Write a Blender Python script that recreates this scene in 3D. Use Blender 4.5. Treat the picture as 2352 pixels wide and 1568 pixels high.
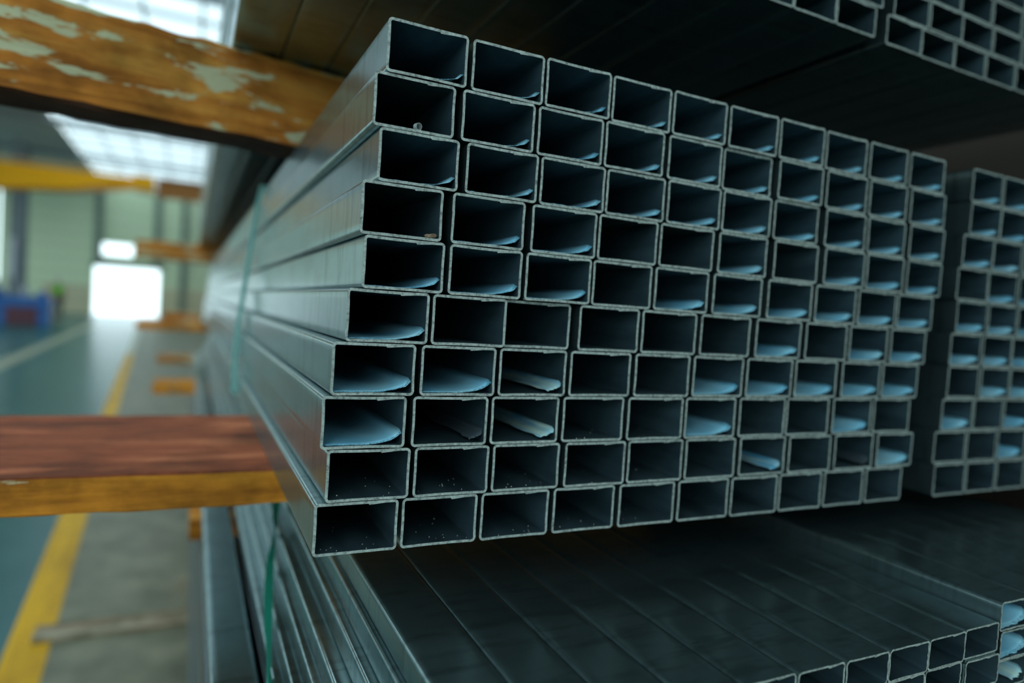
import bpy, bmesh, math, random
from mathutils import Vector, Matrix
S = 0.05            # one layout unit = 5 cm (height of a tube in the middle bundle)
ZF = 24.3           # the floor lies 24.3 units below the underside of the middle bundle
def U(x, y, z): return Vector((x*S, y*S, (z+ZF)*S))
scene = bpy.context.scene
C = scene.collection
for o in list(bpy.data.objects): bpy.data.objects.remove(o)

# ------------------------------------------------------------------ camera
cam = bpy.data.cameras.new('camera'); cam_o = bpy.data.objects.new('camera', cam); C.objects.link(cam_o)
R0 = Vector((0.898549, -0.434094, 0.064597)); D0 = Vector((0.040086, -0.065395, -0.997054)); F0 = Vector((0.437039, 0.898491, -0.041359))
m = Matrix((R0, -D0, -F0)).transposed().to_4x4(); m.translation = U(-2.0, -12.314, 4.70)
cam_o.matrix_world = m
cam.sensor_width = 36.0; cam.lens = 1528.43/2352*36.0; cam.clip_start = 0.01; cam.clip_end = 300
cam.dof.use_dof = True; cam.dof.focus_distance = 12.9*S; cam.dof.aperture_fstop = 1.75
scene.camera = cam_o
# ------------------------------------------------------------------ light
world = bpy.data.worlds.new('overcast_sky'); scene.world = world; world.use_nodes = True
bg = world.node_tree.nodes['Background']; bg.inputs['Color'].default_value = (0.75, 0.94, 1.0, 1); bg.inputs['Strength'].default_value = 2.1
scene.view_settings.view_transform = 'Standard'; scene.view_settings.look = 'None'
scene.view_settings.exposure = 0.35; scene.view_settings.gamma = 1.0; scene.view_settings.use_curve_mapping = False

# ------------------------------------------------------------------ material helpers
def new_mat(name, color, rough=0.6, metal=0.0, spec=0.5):
    mt = bpy.data.materials.new(name); mt.use_nodes = True
    b = mt.node_tree.nodes['Principled BSDF']
    b.inputs['Base Color'].default_value = (*color, 1); b.inputs['Roughness'].default_value = rough
    b.inputs['Metallic'].default_value = metal; b.inputs['Specular IOR Level'].default_value = spec
    return mt
class NT:
    def __init__(s, mt): s.t = mt.node_tree; s.b = s.t.nodes['Principled BSDF']
    def n(s, typ, **kw):
        x = s.t.nodes.new(typ)
        for k, v in kw.items(): setattr(x, k, v)
        return x
    def l(s, a, b): s.t.links.new(a, b)
    def coord(s, scale, kind='Object'):
        tc = s.n('ShaderNodeTexCoord'); mp = s.n('ShaderNodeMapping'); mp.inputs['Scale'].default_value = scale
        s.l(tc.outputs[kind], mp.inputs['Vector']); return mp.outputs['Vector']
    def addrand(s, vec, amount=40.0):
        oi = s.n('ShaderNodeObjectInfo'); ml = s.n('ShaderNodeMath', operation='MULTIPLY'); ml.inputs[1].default_value = amount
        s.l(oi.outputs['Random'], ml.inputs[0]); va = s.n('ShaderNodeVectorMath', operation='ADD')
        s.l(vec, va.inputs[0]); s.l(ml.outputs[0], va.inputs[1]); return va.outputs[0]
    def noise(s, vec, scale=1.0, detail=4.0, rough=0.6, dist=0.0):
        x = s.n('ShaderNodeTexNoise'); x.inputs['Scale'].default_value = scale; x.inputs['Detail'].default_value = detail
        x.inputs['Roughness'].default_value = rough; x.inputs['Distortion'].default_value = dist
        s.l(vec, x.inputs['Vector']); return x.outputs['Fac']
    def ramp(s, fac, stops):
        r = s.n('ShaderNodeValToRGB'); e = r.color_ramp.elements
        while len(e) < len(stops): e.new(0.5)
        for q, (p, c) in zip(e, stops): q.position = p; q.color = (*c, 1) if len(c) == 3 else c
        s.l(fac, r.inputs['Fac']); return r.outputs['Color']
    def mix(s, fac, a, b, mode='MIX'):
        x = s.n('ShaderNodeMix', data_type='RGBA', blend_type=mode)
        if isinstance(fac, float): x.inputs[0].default_value = fac
        else: s.l(fac, x.inputs[0])
        for sock, v in ((x.inputs[6], a), (x.inputs[7], b)):
            if isinstance(v, tuple): sock.default_value = (*v, 1)
            else: s.l(v, sock)
        return x.outputs[2]
    def bump(s, fac, strength=0.3, dist=0.01):
        x = s.n('ShaderNodeBump'); x.inputs['Strength'].default_value = strength; x.inputs['Distance'].default_value = dist
        s.l(fac, x.inputs['Height']); s.l(x.outputs['Normal'], s.b.inputs['Normal'])
    def base(s, c): s.l(c, s.b.inputs['Base Color'])

def g(v): return (v, v, v)
# mill-scale steel, outside of the tubes
M = {}
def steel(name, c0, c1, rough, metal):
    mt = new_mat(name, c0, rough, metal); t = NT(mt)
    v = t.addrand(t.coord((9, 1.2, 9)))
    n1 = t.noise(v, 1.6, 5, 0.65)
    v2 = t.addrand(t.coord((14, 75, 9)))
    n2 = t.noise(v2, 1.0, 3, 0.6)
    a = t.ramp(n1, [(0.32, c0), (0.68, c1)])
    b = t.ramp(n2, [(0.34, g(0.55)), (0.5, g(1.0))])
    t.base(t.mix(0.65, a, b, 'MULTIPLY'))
    return mt
M['steel'] = steel('mill_steel', (0.20, 0.30, 0.315), (0.28, 0.40, 0.415), 0.26, 0.95)
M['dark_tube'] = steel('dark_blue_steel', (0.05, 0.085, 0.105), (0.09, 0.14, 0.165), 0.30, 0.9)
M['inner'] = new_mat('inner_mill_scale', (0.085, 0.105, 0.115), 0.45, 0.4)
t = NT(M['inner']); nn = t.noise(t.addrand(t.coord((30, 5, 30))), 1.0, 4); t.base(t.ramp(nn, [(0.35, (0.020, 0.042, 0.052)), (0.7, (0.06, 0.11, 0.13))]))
M['rim'] = new_mat('sawn_edge', (0.30, 0.34, 0.32), 0.5, 0.0)
t = NT(M['rim']); nn = t.noise(t.addrand(t.coord((260, 260, 260))), 1.0, 5, 0.75)
t.base(t.ramp(nn, [(0.34, (0.12, 0.14, 0.125)), (0.5, (0.36, 0.43, 0.395)), (0.72, (0.56, 0.64, 0.59))])); t.bump(nn, 0.35, 0.001)
M['film'] = new_mat('blue_film', (0.36, 0.70, 0.86), 0.42, 0.0, 0.4)
t = NT(M['film']); nn = t.noise(t.addrand(t.coord((25, 18, 25))), 1.0, 4); fc = t.ramp(nn, [(0.3, (0.17, 0.56, 0.80)), (0.7, (0.40, 0.76, 0.88))])
spx = t.n('ShaderNodeSeparateXYZ'); t.l(t.n('ShaderNodeTexCoord').outputs['Object'], spx.inputs[0])
lt = t.n('ShaderNodeMath', operation='LESS_THAN'); lt.inputs[1].default_value = 0.0065; t.l(spx.outputs['Y'], lt.inputs[0])
n4 = t.noise(t.addrand(t.coord((320, 520, 320))), 1.0, 3, 0.7, 1.5); sc4 = t.ramp(n4, [(0.47, g(0.0)), (0.50, g(1.0)), (0.545, g(1.0)), (0.575, g(0.0))])
mu = t.n('ShaderNodeMath', operation='MULTIPLY'); t.l(lt.outputs[0], mu.inputs[0]); t.l(sc4, mu.inputs[1])
t.base(t.mix(mu.outputs[0], fc, (0.02, 0.06, 0.085)))   # scuffed, torn front edge of the film
M['streak'] = new_mat('pale_film', (0.6, 0.78, 0.72), 0.45)
t = NT(M['streak']); nn = t.noise(t.addrand(t.coord((70, 9, 30))), 1.0, 4); t.base(t.ramp(nn, [(0.38, (0.10, 0.38, 0.58)), (0.62, (0.52, 0.72, 0.64))]))
M['smear'] = new_mat('dusty_smear', (0.035, 0.055, 0.065), 0.6)
def wood(name, stops, patch=None, grain=(3.2, 26, 30), bump=0.8):
    mt = new_mat(name, stops[0][1], 0.82, 0.0, 0.25); t = NT(mt)
    v = t.addrand(t.coord(grain)); n1 = t.noise(v, 1.0, 6, 0.65, 0.4)
    col = t.ramp(n1, stops)
    n3 = t.noise(t.addrand(t.coord((7, 9, 9))), 1.0, 5, 0.6)
    col = t.mix(0.75, col, t.ramp(n3, [(0.36, (0.28, 0.27, 0.18)), (0.56, g(1.0))]), 'MULTIPLY')
    if patch:
        n2 = t.noise(t.addrand(t.coord((7, 24, 30))), 1.0, 5, 0.6, 0.3)
        col = t.mix(t.ramp(n2, [(patch[0], g(0.0)), (patch[0]+0.03, g(1.0))]), col, patch[1])
    t.base(col); t.bump(n1, bump, 0.006); return mt
M['wood'] = wood('orange_brown_timber', [(0.3, (0.20, 0.068, 0.010)), (0.48, (0.56, 0.19, 0.025)), (0.66, (0.74, 0.34, 0.06))], (0.55, (0.56, 0.54, 0.33)))
M['wood2'] = wood('orange_timber_edge', [(0.3, (0.36, 0.115, 0.008)), (0.5, (0.66, 0.235, 0.018)), (0.7, (0.80, 0.33, 0.03))], (0.63, (0.55, 0.46, 0.27)))
M['redwood'] = wood('red_stained_timber', [(0.3, (0.14, 0.034, 0.012)), (0.5, (0.36, 0.085, 0.03)), (0.70, (0.66, 0.21, 0.09))], grain=(3.5, 13, 13))
M['oldwood'] = wood('weathered_timber', [(0.3, (0.22, 0.12, 0.05)), (0.55, (0.42, 0.38, 0.28)), (0.7, (0.50, 0.47, 0.37))])
M['darkwood'] = wood('dark_brown_underside', [(0.3, (0.03, 0.013, 0.006)), (0.6, (0.085, 0.035, 0.014))])  # darker brown than the beam's other faces, used on its underside
M['strap_pale'] = new_mat('pale_green_strap', (0.27, 0.60, 0.54), 0.4, 0.0, 0.5)
M['strap_dark'] = new_mat('dark_green_strap', (0.015, 0.30, 0.20), 0.45, 0.0, 0.5)
M['dark_steel'] = new_mat('dark_painted_steel', (0.018, 0.032, 0.038), 0.5, 0.2)
M['swarf'] = new_mat('bright_swarf', (0.5, 0.58, 0.58), 0.35, 0.3)
M['chip'] = new_mat('brown_chip', (0.22, 0.16, 0.10), 0.8)
M['yellow_line'] = new_mat('yellow_floor_paint', (0.62, 0.40, 0.015), 0.5, 0.0, 0.15)
t = NT(M['yellow_line']); nn = t.noise(t.coord((6, 1.2, 6), 'Object'), 1.0, 4); t.base(t.ramp(nn, [(0.3, (0.42, 0.22, 0.006)), (0.6, (0.74, 0.40, 0.006))]))
M['worn_line'] = new_mat('worn_yellow_paint', (0.36, 0.38, 0.27), 0.4)
M['wall'] = new_mat('pale_green_cladding', (0.68, 0.80, 0.54), 0.6)
M['wall_low'] = new_mat('beige_wall', (0.62, 0.58, 0.38), 0.7)
M['wall_col'] = new_mat('grey_green_column', (0.16, 0.22, 0.18), 0.6)
M['grey_roof'] = new_mat('grey_roof_sheet', (0.42, 0.45, 0.42), 0.7)
M['purlin'] = new_mat('grey_purlin', (0.20, 0.24, 0.26), 0.6)
sky = bpy.data.materials.new('translucent_sheet'); sky.use_nodes = True; nt = sky.node_tree; nt.nodes.clear()
o_ = nt.nodes.new('ShaderNodeOutputMaterial'); tr = nt.nodes.new('ShaderNodeBsdfTranslucent'); tr.inputs['Color'].default_value = (0.50, 0.53, 0.54, 1); nt.links.new(tr.outputs[0], o_.inputs[0])
M['skylight'] = sky
M['crane'] = new_mat('crane_yellow', (0.95, 0.42, 0.0), 0.5, 0.0, 0.2)
M['runway'] = new_mat('brown_orange_beam', (0.42, 0.17, 0.03), 0.6)
M['blue'] = new_mat('machine_blue', (0.0, 0.12, 0.42), 0.4)
M['maroon'] = new_mat('maroon_panel', (0.12, 0.03, 0.05), 0.5)
M['pale_grey'] = new_mat('pale_grey_paint', (0.42, 0.46, 0.50), 0.4)
M['vest'] = new_mat('hi_vis_green', (0.18, 0.75, 0.06), 0.6)
M['trousers'] = new_mat('dark_trousers', (0.03, 0.06, 0.08), 0.8)
M['skin'] = new_mat('skin', (0.42, 0.24, 0.16), 0.6)
M['red_cloth'] = new_mat('red_cloth', (0.45, 0.06, 0.05), 0.7)
M['helmet'] = new_mat('white_helmet', (0.55, 0.55, 0.5), 0.4)

# ------------------------------------------------------------------ object helpers
def link(o, parent=None):
    C.objects.link(o)
    if parent: o.parent = parent
    return o
def obj(name, me, mats, parent=None, loc=None):
    if isinstance(me, bmesh.types.BMesh):
        d = bpy.data.meshes.new(name); me.to_mesh(d); me.free(); me = d
    if mats is not None:
        for q in (mats if isinstance(mats, (list, tuple)) else [mats]): me.materials.append(M[q] if isinstance(q, str) else q)
    o = bpy.data.objects.new(name, me)
    if loc is not None: o.location = loc
    return link(o, parent)
def tag(o, label, cat, group=None):
    o['label'] = label; o['category'] = cat
    if group: o['group'] = group
    return o
def struct(o): o['kind'] = 'structure'; return o
def empty(name, loc, rz=0.0):
    o = bpy.data.objects.new(name, None); o.location = loc; o.rotation_euler = (0, 0, rz); o.empty_display_size = 0.1
    return link(o)
def box(bm, x0, x1, y0, y1, z0, z1, bev=0.0, mi=0):
    r = bmesh.ops.create_cube(bm, size=1.0)
    for v in r['verts']: v.co = Vector(((x0+x1)/2+v.co.x*(x1-x0), (y0+y1)/2+v.co.y*(y1-y0), (z0+z1)/2+v.co.z*(z1-z0)))
    fs = {f for v in r['verts'] for f in v.link_faces}
    for f in fs: f.material_index = mi
    if bev:
        es = {e for v in r['verts'] for e in v.link_edges}
        bmesh.ops.bevel(bm, geom=list(es), offset=bev, segments=2, affect='EDGES', profile=0.5)
    return bm
def ubox(x0, x1, y0, y1, z0, z1, bev=0.0, bm=None):
    """box given in layout units"""
    bm = bm or bmesh.new(); a = U(x0, y0, z0); b = U(x1, y1, z1)
    return box(bm, a.x, b.x, a.y, b.y, a.z, b.z, bev)
def cyl(bm, p0, p1, r0, r1=None, seg=16):
    p0, p1 = Vector(p0), Vector(p1); d = p1-p0
    mt = Matrix.Translation((p0+p1)/2) @ d.to_track_quat('Z', 'Y').to_matrix().to_4x4()
    bmesh.ops.create_cone(bm, cap_ends=True, segments=seg, radius1=r0, radius2=r1 if r1 is not None else r0, depth=d.length, matrix=mt)
    return bm
ORD = ['first', 'second', 'third', 'fourth', 'fifth', 'sixth', 'seventh', 'eighth', 'ninth', 'tenth', 'eleventh', 'twelfth', 'thirteenth', 'fourteenth', 'fifteenth', 'sixteenth', 'seventeenth', 'eighteenth', 'nineteenth', 'twentieth']

# ------------------------------------------------------------------ the setting: floor, far wall, roof
fl = bmesh.new(); bmesh.ops.create_grid(fl, x_segments=1, y_segments=1, size=0.5)
for v in fl.verts: v.co = Vector((-15.0+v.co.x*60, 8.0+v.co.y*66.6, 0))
mt = new_mat('painted_concrete_floor', (0.1, 0.2, 0.2), 0.3, 0, 0.16); t = NT(mt)
pos = t.n('ShaderNodeTexCoord').outputs['Object']; sp = t.n('ShaderNodeSeparateXYZ'); t.l(pos, sp.inputs[0])
# the painted walkway ends at the yellow line x = -0.51 - 0.046*y (metres)
my = t.n('ShaderNodeMath', operation='MULTIPLY_ADD'); my.inputs[1].default_value = 0.046; my.inputs[2].default_value = 0.51; t.l(sp.outputs['Y'], my.inputs[0])
ad = t.n('ShaderNodeMath', operation='ADD'); t.l(my.outputs[0], ad.inputs[0]); t.l(sp.outputs['X'], ad.inputs[1])
gt = t.n('ShaderNodeMath', operation='GREATER_THAN'); gt.inputs[1].default_value = 0.0; t.l(ad.outputs[0], gt.inputs[0])
n1 = t.noise(t.coord((0.9, 0.5, 1)), 1.0, 5, 0.6); n2 = t.noise(t.coord((4, 4, 1)), 1.0, 6, 0.65)
teal = t.ramp(n1, [(0.3, (0.008, 0.085, 0.09)), (0.7, (0.03, 0.14, 0.14))])
conc = t.ramp(n2, [(0.3, (0.095, 0.10, 0.068)), (0.7, (0.25, 0.245, 0.165))])
t.base(t.mix(gt.outputs[0], teal, conc))
rr = t.mix(gt.outputs[0], g(0.26), g(0.42)); t.l(rr, t.b.inputs['Roughness'])
struct(obj('floor', fl, [mt]))
def strip(name, pts, width, z, mat):
    bm = bmesh.new(); prev = None
    for (x, y) in pts:
        a = bm.verts.new(U(x-width/2, y, -ZF+z)); b = bm.verts.new(U(x+width/2, y, -ZF+z))
        if prev: bm.faces.new((prev[0], prev[1], b, a))
        prev = (a, b)
    return obj(name, bm, [mat])
tag(strip('floor_line', [(-10.2-0.046*y, y) for y in (-40, 30, 100, 200, 330)], 3.0, 0.02, 'yellow_line'), 'bright yellow painted line on the floor beside the stacked tubes', 'floor line')
tag(strip('floor_line', [(-10.2-0.046*y, y) for y in (331, 420, 600)], 3.0, 0.02, 'worn_line'), 'worn far end of the yellow floor line near the bright doorway', 'floor line')
tag(strip('floor_line', [(-53-0.027*y, y) for y in (120, 300, 600)], 5.5, 0.02, 'worn_line'), 'faded pale floor line crossing the aisle by the blue machine', 'floor line')

YW = 820.0
wl = empty('wall_back', U(-85, YW, -ZF)); struct(wl)
def child_box(name, parent, x0, x1, y0, y1, z0, z1, mat, bev=0.0):
    o = obj(name, ubox(x0, x1, y0, y1, z0, z1, bev), [mat]); o.parent = parent; o.matrix_parent_inverse = parent.matrix_world.inverted() if False else Matrix.Translation(-parent.location); return o
DX0, DX1, DZ1 = -95.0, -33.5, 27.0           # doorway
WX0, WX1, WZ0, WZ1 = -95.0, -60.0, 39.5, 52.0  # small window above it
zs = [-8+13.4*i for i in range(10)]
for i in range(9):                            # horizontal cladding panels, joints left open
    z0, z1 = zs[i]+0.5, zs[i+1]-0.3
    holes = []
    if z0 < DZ1: holes.append((DX0, DX1))
    if z1 > WZ0 and z0 < WZ1: holes.append((WX0, WX1))
    xs = -177.0
    for (a, b) in sorted(set(holes)):
        if (a, b) == (WX0, WX1):
            if z0 < WZ0: child_box('wall_panel', wl, a, b, YW, YW+2, z0, WZ0, 'wall')
            if z1 > WZ1: child_box('wall_panel', wl, a, b, YW, YW+2, WZ1, z1, 'wall')
        elif z1 > DZ1: child_box('wall_panel', wl, a, b, YW, YW+2, DZ1, z1, 'wall')
        child_box('wall_panel', wl, xs, a, YW, YW+2, z0, z1, 'wall'); xs = b
    child_box('wall_panel', wl, xs, 40.0, YW, YW+2, z0, z1, 'wall')
child_box('wall_backing', wl, -177, DX0, YW+2, YW+2.6, -ZF, 114, 'wall_col'); child_box('wall_backing', wl, DX1, 40, YW+2, YW+2.6, -ZF, 114, 'wall_col')
child_box('wall_backing', wl, DX0, DX1, YW+2, YW+2.6, DZ1, WZ0, 'wall_col'); child_box('wall_backing', wl, DX0, DX1, YW+2, YW+2.6, WZ1, 114, 'wall_col'); child_box('wall_backing', wl, WX1, DX1, YW+2, YW+2.6, WZ0, WZ1, 'wall_col')
child_box('wall_plinth', wl, -177, DX0, YW-1, YW+2, -ZF, -8.2, 'wall_low'); child_box('wall_plinth', wl, DX1, 40, YW-1, YW+2, -ZF, -8.2, 'wall_low')
child_box('wall_plinth', wl, -140, DX0-2, YW-1.4, YW-0.2, -8.2, 5.0, 'wall_low'); child_box('wall_plinth', wl, DX1+2, 40, YW-1.4, YW-0.2, -8.2, 8.0, 'wall_low')
for (a, b) in ((-95.5, -88.0), (-40.5, -33.6), (-14, -8)):
    child_box('wall_column', wl, a, b, YW-4, YW-0.2, DZ1+0.5 if b < -30 else -ZF, 113, 'wall_col')
child_box('door_lintel', wl, DX0-3, DX1+3, YW-2.5, YW-0.1, DZ1, DZ1+4, 'wall_col')

struct(obj('wall_right', ubox(36, 37, -60, 830, -ZF, 115), [new_mat('dark_brown_wall', (0.025, 0.018, 0.012), 0.9)]))
struct(obj('added_wall_left', ubox(-301, -300, -110, 830, -ZF, 8), [new_mat('grey_green_added_wall', (0.34, 0.40, 0.33), 0.7)]))  # unseen low wall, added to dim tube reflections; open above for side light
for zz in range(1): child_box('wall_panel', wl, -300, -179, YW, YW+2, -ZF, 114, 'wall')  # unseen run of the far wall, added so tube sides reflect less sky
rf = empty('ceiling', U(-36, 560, 115)); struct(rf)
k = 0
pan = {}
for i in range(5):
    for j in range(20):
        x0 = -86+21*i; y0 = 235+29*j
        bm = bmesh.new(); bm.faces.new([bm.verts.new(U(a, b, 115.0)) for a, b in ((x0+0.4, y0+0.6), (x0+20.6, y0+0.6), (x0+20.6, y0+28.4), (x0+0.4, y0+28.4))])
        o = obj('skylight_panel', bm, ['skylight'], rf); o.matrix_parent_inverse = Matrix.Translation(-rf.location)
for j in range(21):
    child_box('purlin', rf, -88, 20, 235+29*j-0.8, 235+29*j+0.8, 113.9, 114.9, 'purlin')
for i in range(6):
    child_box('ridge_bar', rf, -86+21*i-0.5, -86+21*i+0.5, 235, 820, 114.2, 114.9, 'purlin')
for j in range(5):
    child_box('rafter', rf, -300, 20, 261+130*j, 263+130*j, 110.5, 113.8, 'purlin')
for j in range(5):
    child_box('roof_sheet', rf, -30, 36, -110+69*j+0.3, -110+69*j+68.7, 114.8, 115.6, 'grey_roof'); child_box('roof_sheet', rf, -300, -89, -110+69*j+0.3, -110+69*j+68.7, 114.8, 115.6, 'grey_roof')  # unseen near roof, added to cut the sky light falling on the stacks
for j in range(8): child_box('roof_sheet', rf, 19.5, 36, 235+73*j+0.3, 235+73*j+72.7, 115.0, 115.6, 'grey_roof')
struct(obj('added_wall_front', ubox(-40, 36, -111, -110, -ZF, 115), [new_mat('grey_added_rear_wall', (0.30, 0.31, 0.29), 0.8)]))  # unseen wall added behind the camera so light from the left dominates
for j in range(8):
    child_box('roof_sheet', rf, -300, -89, 235+73*j+0.3, 235+73*j+72.7, 114.8, 115.6, 'grey_roof')

# ------------------------------------------------------------------ tubes
L6 = 120.0
FR = ([0.12, 0.342, 0.352, 0.362, 0.6, 0.84], [0.14, 0.28, 0.42, 0.57, 0.71, 0.86])
def profile(w, h, r, n_c=4, n_s=6):
    pts = []
    cs = [(w/2-r, h-r, 0), (-w/2+r, h-r, 90), (-w/2+r, r, 180), (w/2-r, r, 270)]
    for q in range(4):
        cx, cz, a0 = cs[q]
        for i in range(n_c+1):
            a = math.radians(a0+90*i/n_c); pts.append([cx+r*math.cos(a), cz+r*math.sin(a), 0, 0, -1])
        nx, nz, _ = cs[(q+1) % 4]; a1 = math.radians(a0+90)
        p0 = (cx+r*math.cos(a1), cz+r*math.sin(a1)); p1 = (nx+r*math.cos(a1), nz+r*math.sin(a1))
        for i in range(1, n_s+1):
            f = FR[0 if q == 0 else 1][i-1]; pts.append([p0[0]+(p1[0]-p0[0])*f, p0[1]+(p1[1]-p0[1])*f, -math.cos(a1)*math.sin(math.pi*f), -math.sin(a1)*math.sin(math.pi*f), q*10+i])
    return pts
def tube_mesh(name, w, h, wall, r, seed, L=L6, bead=True, outer='steel'):
    rnd = random.Random(seed); n_c, n_s = 4, 6
    po = profile(w, h, r); pi = profile(w-2*wall, h-2*wall, max(r-wall, 0.012)); n = len(po)
    bow = [rnd.uniform(0.001, 0.011) for _ in range(4)]
    side = []
    for q in range(4): side += [q]*(n_c+1) + [q]*n_s
    verts = []; faces = []; mats = []
    O = []; I = []
    for kk in range(n):
        b = bow[side[kk]]
        O.append((po[kk][0]+po[kk][2]*b, po[kk][1]+po[kk][3]*b))
        dx, dz = pi[kk][2]*b, pi[kk][3]*b
        x, z = pi[kk][0]+dx, pi[kk][1]+wall+dz
        if bead and side[kk] == 0 and pi[kk][4] == 2: z -= wall*0.45     # weld bead inside the top wall
        I.append((x, z))
    jit = [rnd.uniform(-0.007, 0.007) for _ in range(n)]
    def ring(P, y, jj=None, nz=0.0):
        s = len(verts)
        for kk, (x, z) in enumerate(P): verts.append((( x+rnd.uniform(-nz, nz))*S, (y+(jj[kk] if jj else 0))*S, (z+rnd.uniform(-nz, nz))*S))
        return s
    o0, o1 = ring(O, 0, jit), ring(O, L); i0, i1 = ring(I, 0, jit), ring(I, L)
    ro, ri = ring(O, -0.0005, jit), ring(I, -0.0005, jit); bo, bi = ring(O, L), ring(I, L)
    for kk in range(n):
        q = (kk+1) % n
        faces.append((o0+q, o0+kk, o1+kk, o1+q)); mats.append(0)
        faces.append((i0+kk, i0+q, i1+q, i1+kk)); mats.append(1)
        faces.append((ro+kk, ro+q, ri+q, ri+kk)); mats.append(2)
        faces.append((bo+q, bo+kk, bi+kk, bi+q)); mats.append(2)
    me = bpy.data.meshes.new(name); me.from_pydata(verts, [], faces)
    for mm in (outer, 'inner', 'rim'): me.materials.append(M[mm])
    for p, mi in zip(me.polygons, mats): p.material_index = mi; p.use_smooth = mi < 2
    me.update(); return me
def film_mesh(name, w, h, wall, kind, seed):
    """thin blue film lying on the tube floor and curling up its right wall"""
    rnd = random.Random(seed); a = w/2-wall*1.08; z0 = wall+0.014
    x0 = {'full': -a+0.02, 'stripe': a-0.34, 'thin': a-0.3}[kind]; Lf = {'full': rnd.uniform(5, 9), 'stripe': rnd.uniform(4, 6), 'thin': 4}[kind]
    nx, ny = 14, 10; bm = bmesh.new(); gv = []
    for j in range(ny+1):
        row = []
        fy = (j/ny)**1.6
        for i in range(nx+1):
            f = i/nx; x = x0+(a-x0)*f
            y = 0.03+fy*Lf
            if j == 0: y += rnd.uniform(0, 0.06)+0.10*max(0, f-0.9)
            s = max(0.0, (x+a*0.3)/(a*1.3))
            z = z0+0.21*s**3*(0.75 if y < 0.1 else 1.0)+rnd.uniform(0, 0.006)
            if i == nx: z += 0.05
            if kind != 'full' and i == 0: x += rnd.uniform(-0.05, 0.05)
            row.append(bm.verts.new((x*S, y*S, z*S)))
        gv.append(row)
    for j in range(ny):
        for i in range(nx): bm.faces.new((gv[j][i], gv[j][i+1], gv[j+1][i+1], gv[j+1][i]))
    r = bmesh.ops.extrude_face_region(bm, geom=bm.faces[:])
    for v in r['geom']:
        if isinstance(v, bmesh.types.BMVert): v.co.z -= 0.010*S
    bmesh.ops.recalc_face_normals(bm, faces=bm.faces[:])
    for f in bm.faces: f.smooth = True
    me = bpy.data.meshes.new(name); bm.to_mesh(me); bm.free(); me.materials.append(M[{'full': 'film', 'stripe': 'streak', 'thin': 'smear'}[kind]]); return me
class Kind:
    def __init__(s, w, h, wall, r, seed, nv=5, outer='steel'):
        s.w, s.h, s.wall = w, h, wall
        s.tubes = [tube_mesh('tube_profile', w, h, wall, r, seed+i, outer=outer) for i in range(nv)]; s.outer = outer
        s.films = {kd: [film_mesh('film_sheet', w, h, wall, kd, seed+50+i) for i in range(3)] for kd in ('full', 'stripe', 'thin')}
rng = random.Random(7)
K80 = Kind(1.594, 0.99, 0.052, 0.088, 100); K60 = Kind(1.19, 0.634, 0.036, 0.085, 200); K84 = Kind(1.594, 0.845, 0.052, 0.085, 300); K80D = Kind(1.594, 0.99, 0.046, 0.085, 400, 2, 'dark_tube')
FILMWORD = {'full': 'blue film inside', 'stripe': 'pale streak inside', 'thin': 'faint smear inside', None: 'bare dark inside'}
def tube(K, x, y, z, label, group, film=None, size='rectangular'):
    o = bpy.data.objects.new('steel_tube', rng.choice(K.tubes)); o.location = U(x, y, z); link(o)
    tag(o, label, 'steel tube', group)
    if film:
        f = bpy.data.objects.new('blue_film', rng.choice(K.films[film])); link(f, o)
        f['label'] = 'light blue film lying on the tube floor' if film == 'full' else 'pale streaky film along the tube floor'
    return o
def joined(name, K, spots, label, cat):
    """many hidden tubes of a bundle's core as one object"""
    verts, faces, mats = [], [], []
    for (x, y, z) in spots:
        me = rng.choice(K.tubes); b = len(verts); p = U(x, y, z)
        verts += [tuple(v.co+p) for v in me.vertices]; faces += [tuple(b+i for i in q.vertices) for q in me.polygons]; mats += [q.material_index for q in me.polygons]
    me = bpy.data.meshes.new(name); me.from_pydata(verts, [], faces)
    for mm in (K.outer, 'inner', 'rim'): me.materials.append(M[mm])
    for q, mi in zip(me.polygons, mats): q.material_index = mi; q.use_smooth = mi < 2
    o = bpy.data.objects.new(name, me); link(o); tag(o, label, cat); o['kind'] = 'stuff'; return o
def spread(xs, w):
    xs = list(xs)
    for _ in range(60):
        for i in range(len(xs)-1):
            d = xs[i]+w-xs[i+1]
            if d > 0: xs[i] -= d/2; xs[i+1] += d/2
    return xs

# --- middle bundle: ten rows of ten, the rows drifting to the left downwards
AX = [[1.854, 3.545, 5.169, 6.835, 8.462, 10.153, 11.804, 13.515, 15.208, 16.949], [1.663, 3.392, 5.065, 6.702, 8.432, 10.134, 11.875, 13.634, 15.317, 17.056],
      [1.806, 3.54, 5.203, 6.844, 8.491, 10.17, 11.867, 13.701, 15.387, 17.171], [1.539, 3.313, 5.068, 6.706, 8.358, 10.138, 11.971, 13.761, 15.422, 17.196],
      [1.632, 3.31, 4.992, 6.647, 8.319, 10.066, 11.814, 13.564, 15.254, 16.882], [1.373, 3.031, 4.64, 6.382, 8.034, 9.752, 11.538, 13.303, 14.978, 16.701],
      [1.155, 2.858, 4.538, 6.222, 7.934, 9.634, 11.317, 13.034, 14.795, 16.481], [1.025, 2.743, 4.428, 6.123, 7.818, 9.474, 11.193, 12.825, 14.585, 16.28],
      [1.164, 2.842, 4.53, 6.242, 7.912, 9.577, 11.33, 13.012, 14.771, 16.521], [0.988, 2.657, 4.334, 6.039, 7.746, 9.441, 11.105, 12.786, 14.485, 16.2]]
AF = ['1111111111', '0111111111', '1111111111', '0110010111', '1110111111', '1000001011', '1120011111', '1320010010', '0000002031', '0000000000']
FK = {'0': None, '1': 'full', '2': 'stripe', '3': 'thin'}
rectsA = []; tubesA = {}
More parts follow.
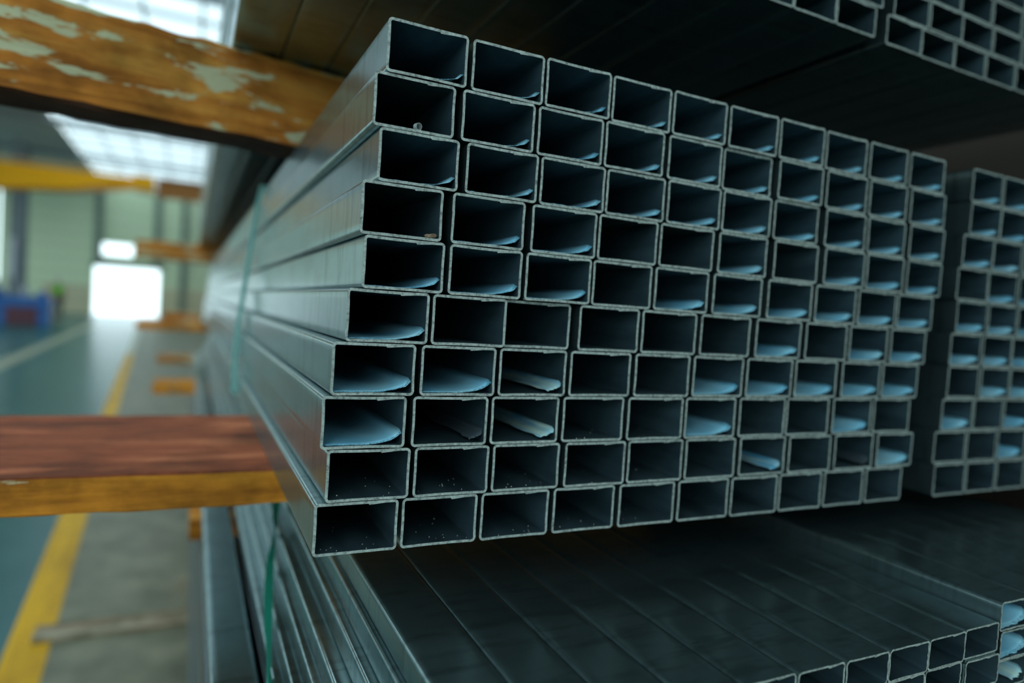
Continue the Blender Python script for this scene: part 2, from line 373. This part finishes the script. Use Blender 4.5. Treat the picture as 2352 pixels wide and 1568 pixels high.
for r in range(10):
    xs = spread(AX[r], 1.612)
    for c in range(10):
        fk = FK[AF[r][c]]; y = rng.uniform(-0.02, 0.03)
        if (r, c) == (5, 2): y = 0.16
        if (r, c) == (1, 5): y = 0.08
        col = 'leftmost' if c == 0 else 'rightmost' if c == 9 else ORD[c]+' from left'
        row = 'top' if r == 0 else 'bottom' if r == 9 else ORD[r]
        tubesA[r, c] = tube(K80, xs[c], y, 9-r, f"grey steel tube, {FILMWORD[fk]}, {col} in {row} row of middle bundle", 'tubes of the middle bundle', fk)
        rectsA.append((xs[c], 9-r, K80.w, K80.h))
# --- right-hand neighbour at the same level
BX = [19.1, 19.1, 18.85, 18.75, 18.85, 18.7, 18.75, 18.55, 18.35, 18.45]
BF = ['111', '111', '111', '011', '111', '111', '011', '101', '001', '000']
restB = []
for r in range(10):
    for c in range(8):
        x = BX[r]+0.8+1.635*c+rng.uniform(0, 0.015)
        if c < 3:
            fk = FK[BF[r][c]]; col = 'leftmost' if c == 0 else ORD[c]+' from left'; row = 'top' if r == 0 else 'bottom' if r == 9 else ORD[r]
            tube(K80, x, rng.uniform(-0.02, 0.03), 9-r, f"grey steel tube, {FILMWORD[fk]}, {col} in {row} row of right-hand bundle", 'tubes of the right-hand bundle', fk)
        else: restB.append((x, rng.uniform(-0.02, 0.03), 9-r))
joined('steel_tube_stack', K80, restB, 'remaining tubes of the right-hand bundle beyond the picture edge', 'steel tubes')
# --- upper bundles
ZC = 13.02
restC = []
for r in range(8):
    for c in range(10):
        x = -0.30+1.597*c+(0.0, 0.22, 0.1, 0.16, 0.05, 0.2, 0.1, 0.0)[r]
        z = ZC+0.85*r
        if r < 2 or c == 0:
            col = 'leftmost' if c == 0 else 'rightmost' if c == 9 else ORD[c]+' from left'; row = 'bottom' if r == 0 else ORD[r]+' lowest'
            tube(K84, x, 0.5+rng.uniform(-0.02, 0.03), z, f"dark steel tube seen from below, {col} in {row} row of upper bundle", 'tubes of the upper left bundle')
        else: restC.append((x, 0.5, z))
joined('steel_tube_stack', K84, restC, 'core tubes hidden inside the upper bundle overhead', 'steel tubes')
DXo = [0.0, 0.26, 0.12, 0.2, 0.05]
for r in range(5):
    for c in range(7):
        col = 'leftmost' if c == 0 else ORD[c]+' from left'; row = 'bottom' if r == 0 else ORD[r]+' lowest'
        tube(K84, 15.42+0.8+1.61*c+DXo[r], 0.6+rng.uniform(-0.02, 0.03), ZC+0.85*r, f"steel tube end, {col} in {row} row of upper right bundle", 'tubes of the upper right bundle')
# --- lower bundle of smaller tubes
ZE = -1.07
EO = [0.0, -0.11, -0.30, -0.64, -0.82, -1.06, -1.29, -2.66]     # left ends of the rows lean outwards downwards
rest = []; rectsE = []
for r in range(8):
    for c in range(10):
        x = 1.55+0.6+1.2*c+EO[r]*(1-c/9); y = -4.62+rng.uniform(-0.03, 0.03); z = ZE-0.64*(r+1)-(0.05 if r == 7 else 0.0)
        if r < 7: rectsE.append((x, z, K60.w, K60.h))
        if r < 4 or c == 0:
            col = 'leftmost' if c == 0 else 'rightmost' if c == 9 else ORD[c]+' from left'; row = 'top' if r == 0 else ORD[r]
            tube(K60, x, y, z, f"smaller dark steel tube, {col} in {row} row of lower bundle", 'small tubes of the lower bundle')
        else: rest.append((x, y, z))
joined('steel_tube_stack', K60, rest, 'core tubes hidden inside the lower bundle of small tubes', 'steel tubes')
rest = []
FF = ['111', '111', '211', '011', '001']
for r in range(8):
    for c in range(8):
        x = 13.58+0.6+1.2*c+(0.05 if r % 2 else 0); y = -4.6+rng.uniform(-0.03, 0.03); z = ZE+0.39-0.64*(r+1)
        if r < 5 and c < 3:
            fk = FK[FF[r][c]]; col = 'leftmost' if c == 0 else ORD[c]+' from left'; row = 'top' if r == 0 else ORD[r]
            tube(K60, x, y, z, f"small steel tube, {FILMWORD[fk]}, {col} in {row} row of lower right bundle", 'small tubes of the lower right bundle', fk)
        else: rest.append((x, y, z))
joined('steel_tube_stack', K60, rest, 'remaining small tubes of the lower right bundle', 'steel tubes')
rest = []
ZG = ZE-0.64*8-1.11
for r in range(14):
    for c in range(9):
        x = -1.10+0.8+1.61*c+(0.0 if r == 0 else rng.uniform(-0.01, 0.06)); z = ZG-1.0*(r+1)
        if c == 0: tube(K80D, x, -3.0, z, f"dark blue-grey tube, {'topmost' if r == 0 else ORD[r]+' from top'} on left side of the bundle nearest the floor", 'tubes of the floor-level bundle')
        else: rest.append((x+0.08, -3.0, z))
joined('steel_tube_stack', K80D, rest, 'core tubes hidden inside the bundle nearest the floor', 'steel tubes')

# ------------------------------------------------------------------ straps
def hull(pts):
    pts = sorted(set(pts))
    def half(P):
        h = []
        for p in P:
            while len(h) > 1 and (h[-1][0]-h[-2][0])*(p[1]-h[-2][1])-(h[-1][1]-h[-2][1])*(p[0]-h[-2][0]) <= 0: h.pop()
            h.append(p)
        return h
    a, b = half(pts), half(pts[::-1]); return a[:-1]+b[:-1]
def strap(name, rects, yfun, width, mat, twist, gap=0.03):
    """band looped round a bundle; twist(i) turns it edge-out where it hangs loose on the left side"""
    pts = []
    for (x, z, w, h) in rects: pts += [(x-w/2-gap, z-gap), (x+w/2+gap, z-gap), (x-w/2-gap, z+h+gap), (x+w/2+gap, z+h+gap)]
    H = hull(pts); path = []
    for i in range(len(H)):
        a, b = H[i], H[(i+1) % len(H)]; d = math.hypot(b[0]-a[0], b[1]-a[1]); n = max(1, int(d/0.25))
        nx, nz = (b[1]-a[1])/d, -(b[0]-a[0])/d
        for j in range(n): path.append((a[0]+(b[0]-a[0])*j/n, a[1]+(b[1]-a[1])*j/n, nx, nz))
    bm = bmesh.new(); ring = []
    for i, (x, z, nx, nz) in enumerate(path):
        an = twist(i) if nx < -0.7 else 0.0
        wy, wn = math.cos(an)*width/2, math.sin(an)*width/2
        p = (x+nx*abs(wn), z+nz*abs(wn)); y = yfun(z); row = []
        for (sy, th) in ((-1, 0), (1, 0), (1, 0.02), (-1, 0.02)):
            row.append(bm.verts.new(U(p[0]+nx*(th*math.cos(an)-sy*wn), y+sy*wy+th*math.sin(an), p[1]+nz*(th*math.cos(an)-sy*wn))))
        ring.append(row)
    n = len(ring)
    for i in range(n):
        a, b = ring[i], ring[(i+1) % n]
        for k2 in range(4): bm.faces.new((a[k2], a[(k2+1) % 4], b[(k2+1) % 4], b[k2]))
    bmesh.ops.recalc_face_normals(bm, faces=bm.faces[:])
    return obj(name, bm, [mat])
def lerp_tab(tab):
    def f(z):
        for (z0, y0), (z1, y1) in zip(tab, tab[1:]):
            if z0 >= z >= z1: return y0+(y1-y0)*(z0-z)/(z0-z1)
        return tab[0][1] if z > tab[0][0] else tab[-1][1]
    return f
tag(strap('strapping_band', rectsA, lambda z: 22.0, 0.24, 'strap_pale', lambda i: 1.25), 'pale green plastic strap around the middle bundle', 'strap')
tag(strap('strapping_band', rectsE, lerp_tab([(-1.2, 12.6), (-2.6, 11.3), (-3.8, 8.6), (-4.9, 5.0), (-5.6, 4.0)]), 0.26, 'strap_dark', lambda i: 0.2+1.3*abs(math.sin(i*0.42)), 0.02), 'dark green twisted strap around the lower bundle', 'strap')

# ------------------------------------------------------------------ timbers
def timber(name, length, depth, height, mats, seed, rough=0.06, top_mat=0, under=0, nseg=44, loc=(0, 0, 0), rz=0.0, x_off=0.0):
    """rough sawn beam along X; origin at its bottom front corner"""
    rnd = random.Random(seed); bm = bmesh.new(); rings = []
    cr = min(depth, height)*0.05
    prof = [(cr, 0), (depth-cr, 0), (depth, cr), (depth, height/2), (depth, height-cr), (depth-cr, height), (depth*0.66, height), (depth*0.33, height), (cr, height), (0, height-cr), (0, height*0.66), (0, height*0.33), (0, cr)]
    wob = [[rnd.gauss(0, 1) for _ in prof] for _ in range(nseg+1)]
    for i in range(nseg+1):
        x = x_off+length*i/nseg; row = []
        for j, (py, pz) in enumerate(prof):
            wv = (wob[i][j]+wob[max(0, i-1)][j])*0.5*rough
            edge = 1.0 if j in (0, 1, 2, 4, 5, 8, 9, 12) else 0.35
            yy = py+(depth/2-py)/depth*abs(wv)*edge; zz = pz+(height/2-pz)/height*abs(wv)*edge
            row.append(bm.verts.new((x*S, yy*S, zz*S)))
        rings.append(row)
    n = len(prof)
    for i in range(nseg):
        for j in range(n):
            f = bm.faces.new((rings[i][j], rings[i][(j+1) % n], rings[i+1][(j+1) % n], rings[i+1][j])); f.smooth = False
            if 4 <= j <= 8 and top_mat: f.material_index = top_mat
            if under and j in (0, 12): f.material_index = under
    bm.faces.new(rings[0]); bm.faces.new(rings[-1])
    bmesh.ops.recalc_face_normals(bm, faces=bm.faces[:])
    return obj(name, bm, mats, loc=None)
def place(o, loc, rz=0.0): o.location = loc; o.rotation_euler = (0, 0, rz); return o
a11 = math.atan2(1.5, 7.95)
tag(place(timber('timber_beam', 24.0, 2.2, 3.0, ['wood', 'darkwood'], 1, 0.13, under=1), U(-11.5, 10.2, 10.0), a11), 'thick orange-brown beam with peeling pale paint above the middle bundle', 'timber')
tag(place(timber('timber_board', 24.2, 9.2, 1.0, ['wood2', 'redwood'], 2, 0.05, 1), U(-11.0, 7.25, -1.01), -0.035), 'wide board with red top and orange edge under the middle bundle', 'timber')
tag(place(timber('timber_beam', 28.0, 3.5, 3.0, ['wood'], 3, 0.08), U(-10.5, 114.0, 10.0)), 'distant brown beam under the upper bundle at its far end', 'timber')
tag(place(timber('timber_board', 22.2, 9.0, 1.0, ['wood2'], 4, 0.05), U(-9.0, 98.0, -1.01)), 'distant orange board beneath the far end of the middle bundle', 'timber')
tag(place(timber('timber_block', 5.0, 4.0, 1.6, ['wood'], 14, 0.05), U(-5.6, 100.0, -0.005)), 'short brown block lying on the distant orange board', 'timber')
tag(place(timber('timber_board', 16.0, 3.4, 1.03, ['wood2'], 5, 0.04), U(-1.6, 22.8, ZG+0.005)), 'orange-brown board end below the lower bundle, just under the front board', 'timber')
tag(place(timber('timber_board', 18.5, 7.0, 1.03, ['wood2'], 6, 0.04), U(-5.6, 75.0, ZG+0.005)), 'ochre board end under the lower bundle, nearer of the two far ones', 'timber')
tag(place(timber('timber_board', 19.0, 8.0, 1.03, ['wood'], 10, 0.04), U(-6.6, 112.0, ZG+0.005)), 'brown board end under the lower bundle, farther of the two far ones', 'timber')
for yy, lab in ((8.0, 'front'), (58.0, 'middle'), (108.0, 'far end')):
    tag(place(timber('timber_beam', 15.0, 3.5, 24.3+ZG-14.0-0.01, ['wood2'], 12+int(yy), 0.05), U(-0.9, yy, -ZF)), 'squared floor beam carrying the %s of the lowest bundle' % lab, 'timber')
tag(place(timber('timber_board', 13.0, 2.4, 0.5, ['oldwood'], 8, 0.06), U(-12.4, 50.9, -ZF), 0.0), 'pale weathered board lying on the concrete beside the yellow line', 'timber')
# ------------------------------------------------------------------ small debris inside two tubes
bm = bmesh.new(); n = 40; pr = None
for i in range(n+1):
    a = i/n*math.tau*2.3; rr = 0.075-0.02*i/n; c = []
    for dy in (0, 0.09): c.append(bm.verts.new(((rr*math.cos(a)+0.03*i/n)*S, (dy+0.05*i/n)*S, (0.08+rr*math.sin(a))*S)))
    if pr: bm.faces.new((pr[0], pr[1], c[1], c[0]))
    pr = c
o = obj('metal_shaving', bm, ['swarf']); o.modifiers.new('thick', 'SOLIDIFY').thickness = 0.0004
place(o, U(1.66+0.12, 0.08, 8+0.055), 0.4); tag(o, 'curled metal shaving inside leftmost tube of second row of middle bundle', 'metal shaving')
bm = bmesh.new(); bmesh.ops.create_icosphere(bm, subdivisions=2, radius=1.0)
rr = random.Random(5)
for v in bm.verts: v.co = Vector((v.co.x*0.13*S, v.co.y*0.09*S, v.co.z*0.05*S))*rr.uniform(0.75, 1.2)
o = obj('wood_chip', bm, ['chip']); place(o, U(1.539+0.60, 0.12, 6+0.10), 0.3); o.rotation_euler = (0.2, -0.25, 0.2)
tag(o, 'brown flake of debris inside leftmost tube of fourth row', 'debris')

rg = random.Random(21); M['grit'] = new_mat('pale_grit', (0.5, 0.5, 0.42), 0.7)
for (r, c), n in {(7, 3): 6, (7, 4): 4, (8, 0): 9, (8, 1): 9, (8, 2): 12, (8, 3): 8, (8, 4): 5, (9, 0): 12, (9, 1): 10, (9, 2): 10, (9, 3): 8, (9, 4): 6}.items():
    vv, ff = [], []                                      # grit on the floors of the lower tubes
    for k in range(n):
        p = Vector((rg.uniform(-0.62, 0.66), 0.03+rg.random()**2*1.8, 0.066))*S; q = rg.uniform(0.006, 0.017)*S; b = len(vv)
        for d in ((1, 0, 0), (-1, 0, 0), (0, 1, 0), (0, -1, 0), (0, 0, 1), (0, 0, -1)): vv.append(tuple(p+Vector(d)*q*rg.uniform(0.6, 1.2)))
        ff += [(b+i, b+j, b+kk) for i, j, kk in ((0, 2, 4), (2, 1, 4), (1, 3, 4), (3, 0, 4), (2, 0, 5), (1, 2, 5), (3, 1, 5), (0, 3, 5))]
    me = bpy.data.meshes.new('grit'); me.from_pydata(vv, [], ff)
    o = obj('grit', me, ['grit'], tubesA[r, c]); o['kind'] = 'stuff'; o['label'] = 'pale specks of grit on the tube floor'

# ------------------------------------------------------------------ background: crane, column, machine, person
cr = empty('overhead_crane', U(-110, 500, 70))
def cbox(name, parent, *a, mat='crane', bev=0.0): return child_box(name, parent, *a, mat, bev)
def prism(name, parent, pts, y0, y1, mat):
    bm = bmesh.new(); A_ = [bm.verts.new(U(x, y0, z)) for x, z in pts]; B_ = [bm.verts.new(U(x, y1, z)) for x, z in pts]; n = len(pts)
    bm.faces.new(A_); bm.faces.new(B_[::-1])
    for i in range(n): bm.faces.new((A_[(i+1) % n], A_[i], B_[i], B_[(i+1) % n]))
    bmesh.ops.recalc_face_normals(bm, faces=bm.faces[:])
    o = obj(name, bm, [mat], parent); o.matrix_parent_inverse = Matrix.Translation(-parent.location); return o
prism('girder', cr, [(-230, 78), (-39, 78.5), (-39, 72), (-48, 73), (-72, 66.5), (-110, 62.5), (-230, 62)], 500, 505, 'crane')
cbox('end_carriage', cr, -39, -27, 494, 516, 70.5, 79.5, mat='crane')
prism('girder', cr, [(-230, 78), (-41, 78.5), (-41, 72), (-72, 66.5), (-110, 62.5), (-230, 62)], 512, 517, 'crane')
cbox('walkway_rail', cr, -230, -45, 499.0, 499.6, 80.5, 81.2, mat='crane')
tag(cr, 'yellow overhead travelling crane spanning the hall below the roof', 'crane')
rb = empty('runway_beam', U(-12, 522, 70)); cbox('web', rb, -26, 24, 521.5, 522.5, 71, 82, mat='runway'); cbox('flange', rb, -26, 24, 519, 525, 82, 83, mat='runway'); cbox('flange', rb, -26, 24, 519, 525, 70, 71, mat='runway')
tag(rb, 'brown orange steel beam at the right end of the crane', 'steel beam')
sc = empty('steel_column', U(-124, 625, -ZF)); cbox('web', sc, -125, -123, 621, 629, -ZF, 111, mat='purlin'); cbox('flange', sc, -129, -119, 620, 621, -ZF, 111, mat='purlin'); cbox('flange', sc, -129, -119, 629, 630, -ZF, 111, mat='purlin'); cbox('base_plate', sc, -131, -117, 618, 632, -ZF, -ZF+0.8, mat='purlin')
tag(sc, 'dark grey steel column at the left edge of the hall', 'column')
bm = bmesh.new(); cyl(bm, U(-124.5, 614, 38), U(-124.5, 614, 8), 2.0*S, 2.4*S)
pd = obj('hoist_pendant', bm, ['pale_grey']); bm = bmesh.new(); cyl(bm, U(-124.5, 614, 114.8), U(-124.5, 614, 38), 0.35*S); h2 = obj('cable', bm, ['purlin'], pd)
tag(pd, 'pale hanging hoist cylinder in front of the dark column', 'hoist')
mc = empty('machine_tool', U(-108, 548, -ZF))
cbox('pedestal', mc, -128, -114, 541, 556, -ZF, -12, mat='blue', bev=0.02); cbox('pedestal', mc, -96, -89.5, 541, 556, -ZF, -12, mat='blue', bev=0.02)
cbox('bed', mc, -129, -89, 540, 557, -12, -5, mat='blue', bev=0.03); cbox('chip_tray', mc, -114, -96, 540.5, 556, -ZF+0.2, -12, mat='maroon')
cbox('headstock', mc, -129, -117, 541, 556, -5, -0.5, mat='blue', bev=0.04); cbox('tailstock', mc, -97, -92, 544, 553, -5, -1, mat='blue', bev=0.04)
bm = bmesh.new(); cyl(bm, U(-117, 548, -2.8), U(-114, 548, -2.8), 1.8*S); ch = obj('chuck', bm, ['pale_grey'], mc); ch.matrix_parent_inverse = Matrix.Translation(-mc.location)
tag(mc, 'blue machine tool with maroon tray at the far left', 'machine')
for (x, lab) in ((-121.0, 'pale grey canister on the left of the blue machine'), (-104.5, 'pale grey canister at the middle of the blue machine')):
    zz = -0.45 if x < -117 else -4.95
    bm = bmesh.new(); cyl(bm, U(x, 548, zz), U(x, 548, zz+5), 2.4*S); cyl(bm, U(x, 548, zz+5), U(x, 548, zz+6.2), 2.2*S, 1.0*S)
    can = obj('canister', bm, ['pale_grey']); tag(can, lab, 'canister')
# person in a hi-vis vest, 1.7 m, standing on the floor by the machine
def skinned(name, V, Eg, Rr, mat, parent, root=0, sub=2):
    me = bpy.data.meshes.new(name); me.from_pydata(V, Eg, []); me.materials.append(M[mat])
    o = bpy.data.objects.new(name, me); link(o, parent)
    o.modifiers.new('skin', 'SKIN').use_smooth_shade = True; s2 = o.modifiers.new('sub', 'SUBSURF'); s2.levels = s2.render_levels = sub
    sv = me.skin_vertices[0].data
    for i, r in enumerate(Rr): sv[i].radius = r if isinstance(r, tuple) else (r, r); sv[i].use_root = (i == root)
    return o
pe = empty('person', U(-96.0, 615, -ZF), 0.5)
PV = [(0, 0, 0.92), (0, 0, 1.12), (0, 0, 1.33), (0, 0, 1.42), (0, -0.01, 1.50), (0, -0.01, 1.60),
      (0.17, 0, 1.37), (0.23, 0.01, 1.10), (0.22, -0.12, 0.88), (0.21, -0.17, 0.80),
      (-0.17, 0, 1.37), (-0.24, 0.0, 1.10), (-0.20, -0.14, 0.90), (-0.18, -0.20, 0.83),
      (0.10, 0, 0.86), (0.12, -0.02, 0.48), (0.12, 0.02, 0.08), (0.13, -0.12, 0.04),
      (-0.10, 0, 0.86), (-0.12, 0.0, 0.48), (-0.12, 0.05, 0.08), (-0.13, -0.09, 0.04)]
PE = [(0, 1), (1, 2), (2, 3), (3, 4), (4, 5), (2, 6), (6, 7), (7, 8), (8, 9), (2, 10), (10, 11), (11, 12), (12, 13), (0, 14), (14, 15), (15, 16), (16, 17), (0, 18), (18, 19), (19, 20), (20, 21)]
PR = [(0.15, 0.10), (0.14, 0.10), (0.15, 0.10), 0.06, 0.085, 0.085, 0.065, 0.05, 0.04, 0.035, 0.065, 0.05, 0.04, 0.035, 0.085, 0.06, 0.045, 0.04, 0.085, 0.06, 0.045, 0.04]
skinned('body', PV, PE, PR, 'skin', pe)
skinned('trousers', [PV[i] for i in (0, 14, 15, 16, 18, 19, 20)], [(0, 1), (1, 2), (2, 3), (0, 4), (4, 5), (5, 6)], [(0.17, 0.12), 0.105, 0.08, 0.07, 0.105, 0.08, 0.07], 'trousers', pe)
skinned('vest', [(0, 0, 1.0), (0, 0, 1.18), (0, 0, 1.36), (0.16, 0, 1.38), (-0.16, 0, 1.38)], [(0, 1), (1, 2), (2, 3), (2, 4)], [(0.19, 0.14), (0.18, 0.135), (0.17, 0.13), 0.085, 0.085], 'vest', pe)
skinned('shirt_tail', [(0, 0, 0.88), (0, 0, 0.98)], [(0, 1)], [(0.185, 0.13), (0.18, 0.13)], 'red_cloth', pe)
bm = bmesh.new(); bmesh.ops.create_uvsphere(bm, u_segments=16, v_segments=8, radius=0.115)
for v in bm.verts: v.co.z = max(v.co.z, -0.01)*0.9+1.62
obj('helmet', bm, ['helmet'], pe)
tag(pe, 'distant person in a bright green vest standing beside the blue machine', 'person')
